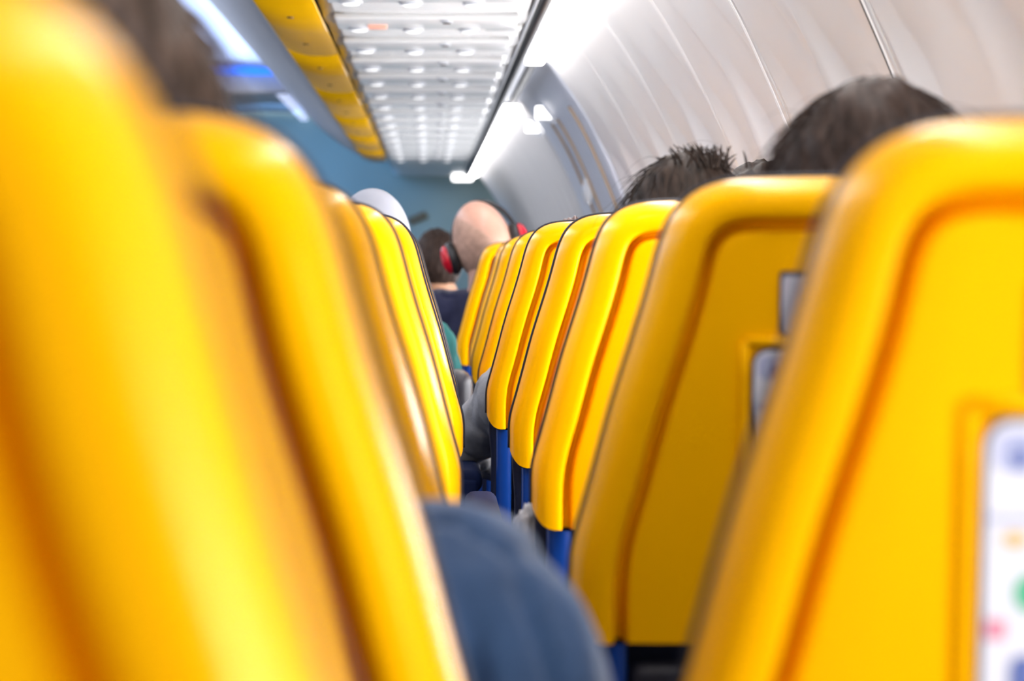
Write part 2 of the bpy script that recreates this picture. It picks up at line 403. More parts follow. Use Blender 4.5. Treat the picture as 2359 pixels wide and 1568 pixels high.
# aisle ceiling, opposite bins and wall, floor, front wall
bm = bmesh.new(); strip_mesh(bm, catmull([(-0.74, 1.10), (-0.86, 1.135), (-1.0, 1.16), (-1.25, 1.175), (-1.5, 1.16), (-1.76, 1.10)], 4), -1.0, 15.0, 30)
tag(link_mesh('ceiling_aisle', bm, M_BIN), kind='structure')
bm = bmesh.new(); strip_mesh(bm, catmull([(-0.55, 0.98), (-0.86, 1.05), (-1.25, 1.08), (-1.76, 1.02), (-2.3, 0.9)], 4), 15.12, 18.2, 4)
strip_mesh(bm, [(-0.55, 0.98), (0.3, 0.7)], 15.12, 18.2, 2)
tag(link_mesh('ceiling_entry', bm, M_BIN), kind='structure')
bm = bmesh.new(); strip_mesh(bm, catmull([(-1.76, 1.10), (-1.74, 0.95), (-1.80, 0.8), (-1.95, 0.68), (-2.15, 0.6), (-2.6, 0.6), (-2.95, 0.45), (-3.1, 0.1), (-3.12, -0.3), (-3.0, -1.08)], 4), -1.0, 18.2, 30)
tag(link_mesh('wall_left', bm, M_WALL), kind='structure')
bm = bmesh.new(); vs = [bm.verts.new(p) for p in ((-3.1, -1.2, 0), (0.66, -1.2, 0), (0.66, 18.2, 0), (-3.1, 18.2, 0))]; bm.faces.new(vs)
tag(link_mesh('floor', bm, M_CARPET), kind='structure')
bm = bmesh.new(); rbox(bm, (-1.2, 18.25, 1.25), (4.0, 0.06, 2.5), 0.01); tag(link_mesh('wall_front', bm, M_BULK), kind='structure')
# lit strips on the aisle ceiling and the cross beam at the entry
bm = bmesh.new(); rbox(bm, (-0.803, 7.0, EYE+1.098), (0.05, 15.9, 0.012), 0.005)
tag(link_mesh('ceiling_strip_lamp', bm, M_WLED), 'long pale blue glowing strip where the bins meet the aisle ceiling', 'lamp')
bm = bmesh.new(); rbox(bm, (-1.25, 15.02, EYE+1.075), (1.02, 0.10, 0.13), 0.02); tag(link_mesh('trim_30', bm, M_WALL), kind='structure')
bm = bmesh.new(); rbox(bm, (-1.25, 14.94, EYE+1.145), (1.0, 0.06, 0.05), 0.01)
tag(link_mesh('blue_lamp_bar', bm, M_BLED), 'vivid blue glowing bar across the aisle ceiling at left', 'lamp')
bm = bmesh.new(); rbox(bm, (-0.95, 16.7, EYE+1.03), (0.06, 3.0, 0.02), 0.008)
tag(link_mesh('entry_strip_lamp', bm, M_WLED), 'white glowing strip beyond the blue bar, left of the yellow bin end', 'lamp')  # the glow stands in for an edge that catches light
bm = bmesh.new(); rbox(bm, (0, 0, 0), (0.145, 0.02, 0.06), 0.012, rot=Matrix.Rotation(math.radians(-22), 4, 'Y')); 
o = link_mesh('door_latch', bm, M_BROWN); o.location = px(962, 502, 18.2); tag(o, 'small olive brown latch on the teal front wall', 'latch')

# ================================================================== seats
TOP = EYE+0.060
HALF = [(0.0, 0.305+0.052), (0.0, 0.338), (0.0, 0.305), (0.0045, 0.274), (0.0165, 0.23), (0.030, 0.176), (0.041, 0.140), (0.052, 0.105), (0.0615, 0.070),
        (0.0670, 0.047), (0.0715, 0.032), (0.0785, 0.019), (0.0885, 0.0095), (0.102, 0.004), (0.120, 0.001), (0.160, 0.0), (0.215, -0.001)]
HW = 0.215
HP = catmull(HALF, 4)
HP = [(-HW+r, -z) for (r, z) in HP]
def resample(P, n):
    L = [0.0]
    for a, b in zip(P, P[1:]): L.append(L[-1]+math.hypot(b[0]-a[0], b[1]-a[1]))
    out = []; k = 0
    for i in range(n+1):
        t = L[-1]*i/n
        while k < len(P)-2 and L[k+1] < t: k += 1
        f = (t-L[k])/max(L[k+1]-L[k], 1e-9)
        out.append((P[k][0]+(P[k+1][0]-P[k][0])*f, P[k][1]+(P[k+1][1]-P[k][1])*f))
    return out
HP = resample(HP, 80)
for _ in range(2):
    HP = [HP[0]]+[tuple(sum(HP[min(max(i+k, 0), len(HP)-1)][c] for k in range(-3, 4))/7 for c in (0, 1)) if 3 < i < len(HP)-4 else HP[i] for i in range(1, len(HP)-1)]+[HP[-1]]
OUT = HP+[(-x, z) for (x, z) in HP[-2::-1]]
NO = len(OUT); BOT = -0.357
def norm2(i):
    a, b = OUT[max(i-1, 0)], OUT[min(i+1, NO-1)]
    tx, tz = b[0]-a[0], b[1]-a[1]; L = math.hypot(tx, tz)
    return (tz/L, -tx/L)                          # points inward (to the right of the walk up, over and down)
NRM = [norm2(i) for i in range(NO)]
for _ in range(5):                                # ease the turn at the corners so inset lines never cross
    T = []
    for i in range(NO):
        w_ = [NRM[min(max(i+k, 0), NO-1)] for k in range(-5, 6)]
        x, z = sum(q[0] for q in w_), sum(q[1] for q in w_); L = math.hypot(x, z); T.append((x/L, z/L))
    NRM = T
LEAN = 0.12
def rail(s, y, bottom=0.0):
    out = []
    for i, (x, z) in enumerate(OUT):
        low = sst(-0.22, -0.345, z)
        nx, nz = NRM[i]; X, Z = x+nx*s, z+nz*s*(1-low)
        if low > 0: Z = max(Z, BOT)
        if low > 0: Z += bottom*sst(-0.25, -0.357, z)
        out.append(Vector((X, y+0.22*X*X-LEAN*Z, TOP+Z)))
    return out
def loft(bm, rails, mi=0, smooth=True):
    V = [[bm.verts.new(p) for p in r] for r in rails]
    for a, b in zip(V, V[1:]):
        for k in range(len(a)-1):
            f = bm.faces.new((a[k], b[k], b[k+1], a[k+1])); f.material_index = mi; f.smooth = smooth
    return V
def fill(bm, row, mi=0, cols=10, bulge=0.0, flip=False):
    """bridge a symmetric rail from its left half to its right half"""
    n = len(row); h = n//2; grid = []
    for i in range(h):
        a, b = row[i], row[n-1-i]; line = [a]
        for c in range(1, cols):
            t = c/cols; p = a.co.lerp(b.co, t); p.y += 0.22*(p.x*p.x-a.co.x*a.co.x)-bulge*4*t*(1-t)
            line.append(bm.verts.new(p))
        line.append(b); grid.append(line)
    for A, B in zip(grid, grid[1:]):
        for c in range(cols):
            q = (A[c], A[c+1], B[c+1], B[c]); f = bm.faces.new(q[::-1] if flip else q); f.material_index = mi; f.smooth = True
    # cap at the crown
    L = grid[-1]; mid = row[h]
    for c in range(cols):
        q = (L[c], L[c+1], mid); f = bm.faces.new(q[::-1] if flip else q); f.material_index = mi; f.smooth = True
SHELL = [(0.010, 0.0365, 0.026), (0.000, 0.036, 0.026), (0.0004, 0.030, 0.022), (0.0030, 0.020, 0.015), (0.0070, 0.0115, 0.009), (0.0105, 0.0060, 0.005), (0.0135, 0.0028, 0.003), (0.018, 0.0010, 0.001),
         (0.023, 0.0001, 0), (0.0275, 0.0003, 0), (0.0302, 0.0015, 0), (0.0318, 0.0055, 0), (0.0326, 0.0130, 0), (0.0336, 0.0250, 0), (0.0350, 0.0310, 0), (0.0374, 0.0320, 0), (0.0396, 0.0290, 0), (0.0410, 0.0200, 0), (0.0418, 0.0110, 0), (0.0428, 0.0080, 0), (0.0450, 0.0073, 0)]
def make_seat():
    root = empty('airline_seat', (0, 0, 0))
    bm = bmesh.new()
    V = loft(bm, [rail(*r) for r in SHELL]); fill(bm, V[-1], bulge=-0.0006)
    # inner thickness at the bottom edge
    o = link_mesh('back_shell', bm, M_YEL, root); o['label'] = 'yellow moulded back shell'
    # piping round the front edge of the shell
    bm = bmesh.new()
    tube(bm, rail(-0.0004, 0.0395, 0.026), 0.0025, 8); link_mesh('piping', bm, M_PIPE, root)
    # cushion in front of the shell, carried down to the seat
    bm = bmesh.new()
    def crail(s, y):
        r = rail(s, y); low = []
        for k in range(6, 0, -1):
            z = TOP+BOT-0.30*k/6
            low.append(Vector((r[0].x+0.004, y+0.22*r[0].x**2-LEAN*(z-TOP), z)))
        return low+r+[Vector((-p.x, p.y, p.z)) for p in low[::-1]]
    V = loft(bm, [crail(*q) for q in ((0.030, 0.042), (0.012, 0.042), (0.005, 0.047), (0.004, 0.056), (0.0045, 0.075), (0.008, 0.092), (0.018, 0.104), (0.035, 0.110))])
    fill(bm, V[-1], bulge=-0.01, flip=True); fill(bm, V[0])
    bmesh.ops.recalc_face_normals(bm, faces=bm.faces[:])
    link_mesh('back_cushion', bm, M_NAVY, root)
    # blue lower back: two side rails and a bottom rail round the tray
    def lp(x, z, y): return Vector((x, y+0.22*x*x-LEAN*(z-TOP), z))
    bm = bmesh.new(); z0, z1 = TOP+BOT-0.002, 0.49
    for sgn in (-1, 1):
        prof = [(0.017, 0.050), (0.0165, 0.030), (0.019, 0.019), (0.024, 0.014), (0.036, 0.0125), (0.041, 0.015), (0.043, 0.022), (0.043, 0.040)]
        R = [[bm.verts.new(lp(sgn*(HW-s), z0+(z1-z0)*k/6, y)) for k in range(7)] for s, y in prof]
        for a, b in zip(R, R[1:]):
            for k in range(6):
                q = (a[k], b[k], b[k+1], a[k+1]); bm.faces.new(q if sgn < 0 else q[::-1])
    c = lp(0, 0.51, 0.03); rbox(bm, c, (0.36, 0.03, 0.05), 0.008)
    o = link_mesh('lower_back', bm, M_BLUE, root); o['label'] = 'blue plastic lower back frame'
    # folded tray table
    ang = Matrix.Rotation(math.atan(LEAN), 4, 'X')
    bm = bmesh.new(); rbox(bm, lp(0, 0.655, 0.028), (0.338, 0.020, 0.225), 0.010, rot=ang); tr = link_mesh('tray_table', bm, M_DARK, root, auto=40)
    bm = bmesh.new(); rbox(bm, lp(0, 0.742, 0.014), (0.05, 0.012, 0.020), 0.005, rot=ang); link_mesh('tray_latch', bm, M_DARK, tr)
    # safety card in its moulded recess
    def pl(x, zd, y): return lp(x, TOP-zd, y+0.0078-0.002)
    bm = bmesh.new()
    w0, w1, t0, t1 = -0.080, 0.080, 0.131, 0.327
    for (s, e) in (((w0-0.007, t0-0.007), (w1+0.007, t0-0.007)), ((w1+0.007, t0-0.007), (w1+0.007, t1+0.007)), ((w1+0.007, t1+0.007), (w0-0.007, t1+0.007)), ((w0-0.007, t1+0.007), (w0-0.007, t0-0.007))):
        tube(bm, [pl(s[0]+(e[0]-s[0])*k/8, s[1]+(e[1]-s[1])*k/8, 0.001) for k in range(9)], 0.0042, 8)
    hd = link_mesh('card_holder', bm, M_YEL, root)
    bm = bmesh.new()
    def patch(x0, x1, a, b, y, mi, rnd=0.0):
        pts = rrect((x1-x0)/2, (b-a)/2, max(rnd, 0.0005), 4); cx, cz = (x0+x1)/2, (a+b)/2
        vs = [bm.verts.new(pl(cx+p, cz-q, y)) for p, q in pts]; f = bm.faces.new(vs[::-1]); f.material_index = mi; f.normal_update()
    patch(w0-0.002, w1+0.002, t0-0.002, t1, -0.0012, 6, 0.012)
    patch(w0, w1, t0, t1, -0.0016, 0, 0.011)
    patch(w0+0.003, w1-0.003, t0+0.004, t0+0.022, -0.0019, 1, 0.006)
    patch(w0+0.011, w0+0.017, t0+0.010, t0+0.021, -0.0021, 2, 0.003)
    patch(w0+0.022, w0+0.050, t0+0.008, t0+0.02, -0.0021, 0, 0.003)
    patch(w0+0.001, w1-0.003, t0+0.040, t0+0.0435, -0.0019, 1)
    patch(w0+0.007, w0+0.019, t0+0.047, t0+0.055, -0.0019, 3, 0.004)
    patch(w0+0.035, w0+0.07, t0+0.045, t0+0.07, -0.0019, 1, 0.008)
    patch(w0+0.013, w0+0.032, t0+0.066, t0+0.083, -0.0019, 4, 0.008)
    patch(w0+0.001, w0+0.010, t0+0.086, t0+0.095, -0.0019, 5, 0.002)
    patch(w0+0.012, w0+0.06, t0+0.102, t0+0.120, -0.0019, 2, 0.005)
    patch(w0+0.080, w0+0.14, t0+0.03, t0+0.08, -0.0019, 1, 0.01)
    patch(w0+0.08, w0+0.12, t0+0.10, t0+0.14, -0.0019, 4, 0.015)
    cd = link_mesh('safety_card', bm, [M_CARD, M_CLAV, M_CDB, M_CTAN, M_CGRN, M_CPNK, M_CEDGE], hd, smooth=False); cd['label'] = 'white safety card with coloured pictures'
    bm = bmesh.new()
    patch(-0.062, 0.062, 0.071, 0.119, -0.0008, 1, 0.003); patch(-0.060, 0.060, 0.0745, 0.118, -0.0012, 0, 0.003)
    patch(-0.05, 0.05, 0.082, 0.089, -0.0014, 2); patch(-0.05, 0.03, 0.096, 0.102, -0.0014, 2)
    o = link_mesh('placard', bm, [mat('placard_grey', (0.50, 0.48, 0.55), 0.4), M_CEDGE, M_CLAV], root, smooth=False); o['label'] = 'small grey placard above the card'
    # seat pan, armrest, legs
    bm = bmesh.new(); rbox(bm, (0, 0.33, 0.42), (0.42, 0.44, 0.11), 0.035, seg=4); link_mesh('seat_cushion', bm, M_NAVY, root)
    bm = bmesh.new(); rbox(bm, (-0.247, 0.34, EYE-0.395), (0.052, 0.40, 0.040), 0.016, seg=4); rbox(bm, (-0.251, 0.16, 0.57), (0.045, 0.05, 0.24), 0.01)
    rbox(bm, (-0.251, 0.33, 0.62), (0.05, 0.34, 0.08), 0.012)
    link_mesh('armrest', bm, M_ARM, root)
    bm = bmesh.new(); rbox(bm, (0, 0.33, 0.35), (0.42, 0.42, 0.04), 0.01); link_mesh('seat_frame', bm, M_GREYM, root)
    for x in (-0.16, 0.16):
        bm = bmesh.new(); tube(bm, [(x, 0.36, 0.335), (x, 0.30, 0.18), (x, 0.26, 0.0)], [0.02, 0.018, 0.022], 10); link_mesh('leg', bm, M_GREYM, root)
    return root
seat0 = make_seat()
first = [True]
def place_seat(xc, y, label, dz=0.0, group=None, tilt=0.0):
    o = seat0 if first[0] else copy_tree(seat0)
    first[0] = False
    o.location = (xc, y, dz); o.rotation_euler = (0, 0, 0)
    tag(o, label, 'airplane seat', group)
    return o
RL = [(0.104, 1.015, 0, 'nearest yellow seat on the right, cut by the right edge, white safety card showing'),
      (0.109, 1.80, 0, 'yellow seat second from the front on the right, in shade with dark-edged card'),
      (0.111, 2.57, 0, 'yellow seat third on the right, blue back below it, tousled head just beyond'),
      (0.112, 3.34, 0, 'yellow seat fourth on the right with a crisp dark edge line'),
      (0.097, 4.10, 0, 'yellow seat fifth on the right with bright blue lower back and sharp highlight'),
      (0.098, 4.86, -0.006, 'yellow seat sixth on the right, only a thin dark-edged strip showing'),
      (0.098, 5.62, -0.010, 'yellow seat seventh on the right, a sliver behind the sixth'),
      (0.104, 6.30, -0.014, 'yellow seat second from last on the right, blurred, before the bald man'),
      (0.076, 6.98, -0.020, 'farthest yellow seat on the right, blurred, before the bald man')]
for xl, y, dz, lb in RL: place_seat(xl+HW, y, lb, dz, 'right column of yellow seats')
LL = [(0.021, 0.40, 0, 'huge blurred yellow seat filling the left edge, nearest of all'),
      (0.027, 0.95, 0, 'blurred yellow seat second on the left, with a curved dark groove'),
      (0.022, 1.78, 0, 'yellow seat third on the left, behind the slate blue shoulder'),
      (0.033, 2.57, 0, 'yellow seat fourth on the left, edged by a thin dark cord'),
      (0.046, 3.34, 0, 'yellow seat fifth on the left, just before the white cap'),
      (0.046, 4.10, 0, 'yellow seat sixth on the left, narrow strip beyond the fifth'),
      (0.046, 4.86, 0, 'farthest yellow seat on the left, thin sliver beside the brown-haired head')]
for xr, y, dz, lb in LL: place_seat(xr-HW, y, lb, dz, 'left column of yellow seats')

# ================================================================== people
def eval_mesh(bm, voxel, smooth_it=3):
    me = bpy.data.meshes.new('tmp'); bm.to_mesh(me); bm.free()
    o = bpy.data.objects.new('tmp', me); COL.objects.link(o)
    r = o.modifiers.new('r', 'REMESH'); r.mode = 'VOXEL'; r.voxel_size = voxel
    s = o.modifiers.new('s', 'SMOOTH'); s.iterations = smooth_it; s.factor = 0.5
    dg = bpy.context.evaluated_depsgraph_get(); ev = o.evaluated_get(dg)
    out = bpy.data.meshes.new_from_object(ev)
    bpy.data.objects.remove(o); bpy.data.meshes.remove(me)
    for p in out.polygons: p.use_smooth = True
    return out
def wrinkle(me, amp, seed):
    me.update(); nn = [v.normal.copy() for v in me.vertices]
    for v, n in zip(me.vertices, nn):
        p = v.co
        q = Vector((p.x*20+seed, p.y*20, p.z*5+p.x*4))
        a = noise.noise(q); b = noise.noise(q*2.3+Vector((5, 1, 2)))
        v.co = p+n*amp*(a*0.8-1.1*max(0, 1-abs(a)*7)+0.4*b)
    return me
def link_data(name, me, m, parent):
    me.name = name; me.materials.clear(); me.materials.append(m)
    o = bpy.data.objects.new(name, me); COL.objects.link(o); o.parent = parent; return o
def skull(p, d):
    # narrow the jaw, flatten the face, fill the back of the skull
    k = max(0, -d.z)
    q = Vector((p.x*(1-0.16*k*k), p.y*(1-0.10*k), p.z))
    if d.y > 0: q.y *= 0.94
    else: q.y -= 0.008*max(0, d.z+0.3)*(-d.y)
    if k > 0.3: q.y += 0.02*(k-0.3)
    return q
def hair_strands(bm, c, rad, rot, n, length, r0, spread, top_only=0.2, seed=1, lift=0.3):
    rnd = random.Random(seed)
    for _ in range(n):
        th = math.acos(1-rnd.random()*(1-top_only)); ph = rnd.uniform(0, 2*PI)
        d = Vector((math.sin(th)*math.cos(ph), math.sin(th)*math.sin(ph), math.cos(th)))
        p = Vector((d.x*rad[0], d.y*rad[1], d.z*rad[2]))
        tdir = Vector((d.x+rnd.gauss(0, spread), d.y-0.4+rnd.gauss(0, spread), -0.4+rnd.gauss(0, spread)))
        tdir = (tdir-d*tdir.dot(d)*(1-lift)).normalized(); L = length*rnd.uniform(0.5, 1.2); pts = []
        for k in range(6):
            t = k/5
            q = p+tdir*L*t+d*(lift*L*0.5*t*(1-t)*2)-Vector((0, 0, 1))*(L*0.25*t*t)
            pts.append(Vector(c)+rot @ q)
        tube(bm, pts, [r0*(1-0.7*k/5) for k in range(6)], 3, caps=False)
def person(seat_x, seat_y, label, head, skin, hair, shirt, trousers, tilt=0.0, turn=0.0, nod=0.0, hs=1.0, dz=0.0, hair_len=1.0, strands=0, fly=0, shoulder=None, elbow_r=None, elbow_l=None, wrist_l=None, wrist_r=None, tuft=False, crop=None, cap=None, seed=1, sr=0.062, half=0.165, fold=None, voxel=0.0075):
    """head = head centre in world space; everything else follows the seat it sits in."""
    seat_y += 0.04
    root = empty('person', (seat_x, seat_y, 0), label, 'person')
    O = Vector((seat_x, seat_y, 0)); hc = Vector(head)-O
    rot = Matrix.Rotation(turn, 4, 'Z') @ Matrix.Rotation(tilt, 4, 'Y') @ Matrix.Rotation(nod, 4, 'X')
    rx, ry, rz = 0.074*hs, 0.092*hs, 0.112*hs
    sh = 0.88+dz; SR = sr
    jl, jr = Vector((-half, 0.235, sh)), Vector((half, 0.235, sh))
    if shoulder is not None: jr = Vector(shoulder)-O; jl = Vector((-jr.x, jr.y, jr.z))
    el = Vector(elbow_l)-O if elbow_l is not None else jl+Vector((0.0, 0.06, -0.25))
    er = Vector(elbow_r)-O if elbow_r is not None else jr+Vector((0.0, 0.06, -0.25))
    wl = Vector(wrist_l)-O if wrist_l is not None else Vector((-0.10, 0.46, 0.64))
    wr = Vector(wrist_r)-O if wrist_r is not None else Vector((0.10, 0.46, 0.64))
    def torso(bm, g):
        ellipsoid(bm, (0, 0.245, 0.58), (0.165+g, 0.115+g, 0.12+g))
        ellipsoid(bm, (0, 0.245, 0.72), (0.155+g, 0.108+g, 0.16+g))
        ellipsoid(bm, (0, 0.24, sh-0.06), (0.165+g, 0.105+g, 0.13+g))
        nb = Vector((hc.x*0.25, 0.228, sh+0.02))
        capsule(bm, jl+Vector((0.03, 0, 0.0)), nb, 0.058+g, 0.055+g); capsule(bm, jr+Vector((-0.03, 0, 0.0)), nb, 0.058+g, 0.055+g)
        return nb
    def arms(bm, g, upto=1.0):
        for j, e, ww in ((jl, el, wl), (jr, er, wr)):
            ellipsoid(bm, j, (SR+g, SR+g, SR+0.003+g))
            capsule(bm, j, e, SR*0.85+g, 0.042+g); capsule(bm, e, e.lerp(ww, upto), 0.040+g, 0.040-0.012*upto+g)
    def legs(bm, g, upto=1.0):
        for sx in (-1, 1):
            hp, kn, an = Vector((sx*0.09, 0.28, 0.56)), Vector((sx*0.115, 0.64, 0.565)), Vector((sx*0.115, 0.61, 0.10))
            capsule(bm, hp, kn, 0.080+g, 0.058+g); capsule(bm, kn, kn.lerp(an, upto), 0.054+g, 0.054-0.018*upto+g)
    bm = bmesh.new()
    nb = torso(bm, 0); arms(bm, 0); legs(bm, 0)
    for sx in (-1, 1): capsule(bm, (sx*0.115, 0.61, 0.05), (sx*0.12, 0.73, 0.04), 0.042, 0.036)
    for side, e, ww in ((-1, el, wl), (1, er, wr)):                  # hands: palm, four bent fingers, thumb
        d = (ww-e).normalized(); inw = Vector((-side, 0, 0)); inw = (inw-d*inw.dot(d)).normalized(); dn = d.cross(inw)*side
        if dn.z > 0: dn = -dn
        pc = ww+d*0.045
        capsule(bm, ww, pc+d*0.02-inw*0.015, 0.024, 0.020); capsule(bm, ww, pc+d*0.02+inw*0.018, 0.024, 0.018)
        for k, (off, L) in enumerate(((-0.030, 0.055), (-0.010, 0.068), (0.010, 0.072), (0.030, 0.064))):
            a = pc+d*0.035+inw*off; b_ = a+d*L*0.55+dn*L*0.15; c_ = b_+d*L*0.35+dn*L*0.40
            capsule(bm, a, b_, 0.0088, 0.0083, 8); capsule(bm, b_, c_, 0.0083, 0.0075, 8)
        a = ww+d*0.025+inw*0.022; capsule(bm, a, a+d*0.028+inw*0.026, 0.012, 0.010, 8); capsule(bm, a+d*0.028+inw*0.026, a+d*0.058+inw*0.030, 0.0095, 0.008, 8)
    chin = hc+rot @ Vector((0, -0.018, -0.075*hs))
    capsule(bm, nb, chin, 0.058*hs, 0.062*hs)
    ellipsoid(bm, hc, (rx, ry, rz), 32, 24, rot=rot, fn=skull)
    def hp(x, y, z): return hc+rot @ Vector((x*hs, y*hs, z*hs))
    ellipsoid(bm, hp(0, 0.088, -0.012), (0.013*hs, 0.018*hs, 0.026*hs), 12, 8, rot=rot)          # nose
    ellipsoid(bm, hp(0, 0.076, 0.022), (0.045*hs, 0.012*hs, 0.010*hs), 12, 8, rot=rot)           # brow
    ellipsoid(bm, hp(0, 0.080, -0.055), (0.022*hs, 0.010*hs, 0.008*hs), 12, 8, rot=rot)          # lips
    ellipsoid(bm, hp(0, 0.070, -0.088), (0.026*hs, 0.018*hs, 0.018*hs), 12, 8, rot=rot)          # chin
    for sx in (-1, 1): ellipsoid(bm, hp(sx*0.077, -0.006, -0.008), (0.010*hs, 0.018*hs, 0.031*hs), 12, 10, rot=rot @ Matrix.Rotation(sx*0.35, 4, 'Z'))
    link_data('body', eval_mesh(bm, voxel, 2), skin, root)
    bm = bmesh.new()
    for sx in (-1, 1):
        ellipsoid(bm, hp(sx*0.031, 0.076, 0.004), (0.0125*hs, 0.0125*hs, 0.010*hs), 14, 10, rot=rot)
        ellipsoid(bm, hp(sx*0.031, 0.0865, 0.004), (0.005*hs, 0.0035*hs, 0.005*hs), 10, 8, rot=rot, mi=1)
    link_mesh('eyes', bm, [mat('eye_white', (0.8, 0.8, 0.78), 0.2), mat('eye_iris', (0.05, 0.03, 0.02), 0.2)], root)
    bm = bmesh.new(); torso(bm, 0.020 if fold is not None else 0.010); arms(bm, 0.020 if fold is not None else 0.010, 0.93); sm = wrinkle(eval_mesh(bm, 0.0085 if fold is None else 0.006, 4), 0.0055, seed)
    if fold is not None:                                            # the deep fold where the sleeve meets the chest
        fx, fz0, fz1, dp = fold[0]-O.x, fold[1], fold[2], fold[3]
        for v in sm.vertices:
            if v.co.y < jr.y+0.03:
                e = math.exp(-((v.co.x-fx-0.10*(fz0-v.co.z))/0.0075)**2)*sst(fz0, fz0-0.05, v.co.z)
                v.co.y += dp*e; v.co.x += 0
    link_data('shirt', sm, shirt, root)
    bm = bmesh.new(); legs(bm, 0.008, 0.95); ellipsoid(bm, (0, 0.25, 0.56), (0.178, 0.128, 0.10)); link_data('trousers', eval_mesh(bm, 0.012, 3), trousers, root)
    if hair is not None:
        bm = bmesh.new(); hl = hair_len
        def hf(p, d):
            n1 = noise.noise(Vector((d.x*14+seed, d.y*3, d.z*2.5)))*0.0035+noise.noise(Vector((d.x*5, d.y*5+seed, d.z*5)))*0.003
            q = skull(p, d)
            front = max(0, d.y)*max(0, 0.62-d.z)
            sc = 1+n1/0.1-0.42*min(1, front*1.6)
            if d.z < -0.55: sc -= 0.25*(-d.z-0.55)/0.45
            return q*sc
        g = 0.010+0.006*hl
        ellipsoid(bm, hp(0, -0.006, 0.006), (rx+g*hs, ry+g*hs, rz+g*hs*0.8), 72, 48, rot=rot, fn=hf)
        if strands: hair_strands(bm, hp(0, -0.006, 0.006), ((rx+g*hs)*0.995, (ry+g*hs)*0.995, (rz+g*hs*0.8)*0.995), rot, strands, 0.05*hl, 0.00075, 0.25, 0.0, seed, 0.10)
        if fly: hair_strands(bm, hp(0, -0.006, 0.006), ((rx+g*hs)*0.99, (ry+g*hs)*0.99, (rz+g*hs*0.8)*0.99), rot, fly, 0.055*hl, 0.00028, 0.5, 0.25, seed+5, 0.55)
        if tuft:
            rnd = random.Random(4)
            for k in range(150):
                bx = rnd.gauss(0.014, 0.017); by = rnd.gauss(-0.02, 0.03)
                base = hp(bx, by, 0.098+0.010); d = Vector((rnd.gauss(-0.15, 0.35), rnd.gauss(-0.1, 0.3), 1)).normalized(); L = rnd.uniform(0.022, 0.044)
                cv = Vector((rnd.uniform(-0.5, 0.2), rnd.uniform(-0.4, 0.4), -0.6))
                pts = [base+rot @ (d*L*t+cv*L*0.5*t*t) for t in (0, 0.25, 0.5, 0.75, 1)]
                tube(bm, pts, [0.0016, 0.0015, 0.0012, 0.0008, 0.0003], 4, caps=False)
        link_mesh('hair', bm, hair, root)
    if crop is not None:                                            # cropped stubble round the back and sides of a bald head
        bm = bmesh.new()
        def sf(p, d):
            q = skull(p, d); k = sst(0.15, 0.75, d.z+0.75*d.x); return q*(1.012-0.10*k-0.25*max(0, d.y))
        ellipsoid(bm, hc, (rx, ry, rz), 64, 48, rot=rot, fn=sf); link_mesh('hair', bm, crop, root)
    if cap is not None:
        bm = bmesh.new()
        def cf(p, d):
            if d.z < -0.05: p = Vector((p.x*0.97, p.y*0.97, -0.05*rz))
            return p
        ellipsoid(bm, hp(0, -0.005, 0.010), (rx+0.009, ry+0.009, rz+0.008), 40, 28, rot=rot, fn=cf)
        rbox(bm, hp(0, 0.135, 0.012), (0.13, 0.10, 0.006), 0.003, rot=rot)
        o = link_mesh('cap', bm, cap, root); o['label'] = 'plain white cap'
    return root, hp, rot
SK1 = mat('skin_fair', (0.58, 0.31, 0.22), 0.45, 0.4, var=0.10, vscale=18)
SK2 = mat('skin_pink', (0.62, 0.34, 0.25), 0.38, 0.45, var=0.16, vscale=9)
SK3 = mat('skin_tan', (0.48, 0.24, 0.13), 0.5, 0.4, var=0.08)
HBR = mat('hair_brown', (0.042, 0.026, 0.020), 0.55, 0.12, var=0.5, vscale=30, stretch=(6, 1.2, 1.2))
HDK = mat('hair_dark', (0.026, 0.017, 0.013), 0.55, 0.12, var=0.5, vscale=30, stretch=(6, 1.2, 1.2))
HAU = mat('hair_auburn', (0.07, 0.025, 0.018), 0.4, 0.5, var=0.4, vscale=30)
SLATE = mat('slate_blue_knit', (0.045, 0.092, 0.20), 0.9, 0.2, var=0.25, vscale=14, bump=0.6, bscale=350, sheen=0.3)
NAVYC = mat('navy_cotton', (0.018, 0.020, 0.05), 0.9, 0.2, var=0.2, sheen=0.2)
TEAL = mat('teal_cotton', (0.005, 0.075, 0.072), 0.85, 0.2, var=0.25, vscale=20)
GREYC = mat('grey_knit', (0.30, 0.30, 0.32), 0.9, 0.2, var=0.25, vscale=25, bump=0.5, bscale=400)
CHAR = mat('charcoal_cotton', (0.035, 0.035, 0.04), 0.9, 0.2, var=0.2)
DENIM = mat('denim', (0.03, 0.05, 0.10), 0.9, 0.2, var=0.25)
BURG = mat('burgundy_cotton', (0.12, 0.02, 0.03), 0.9, 0.2, var=0.2)
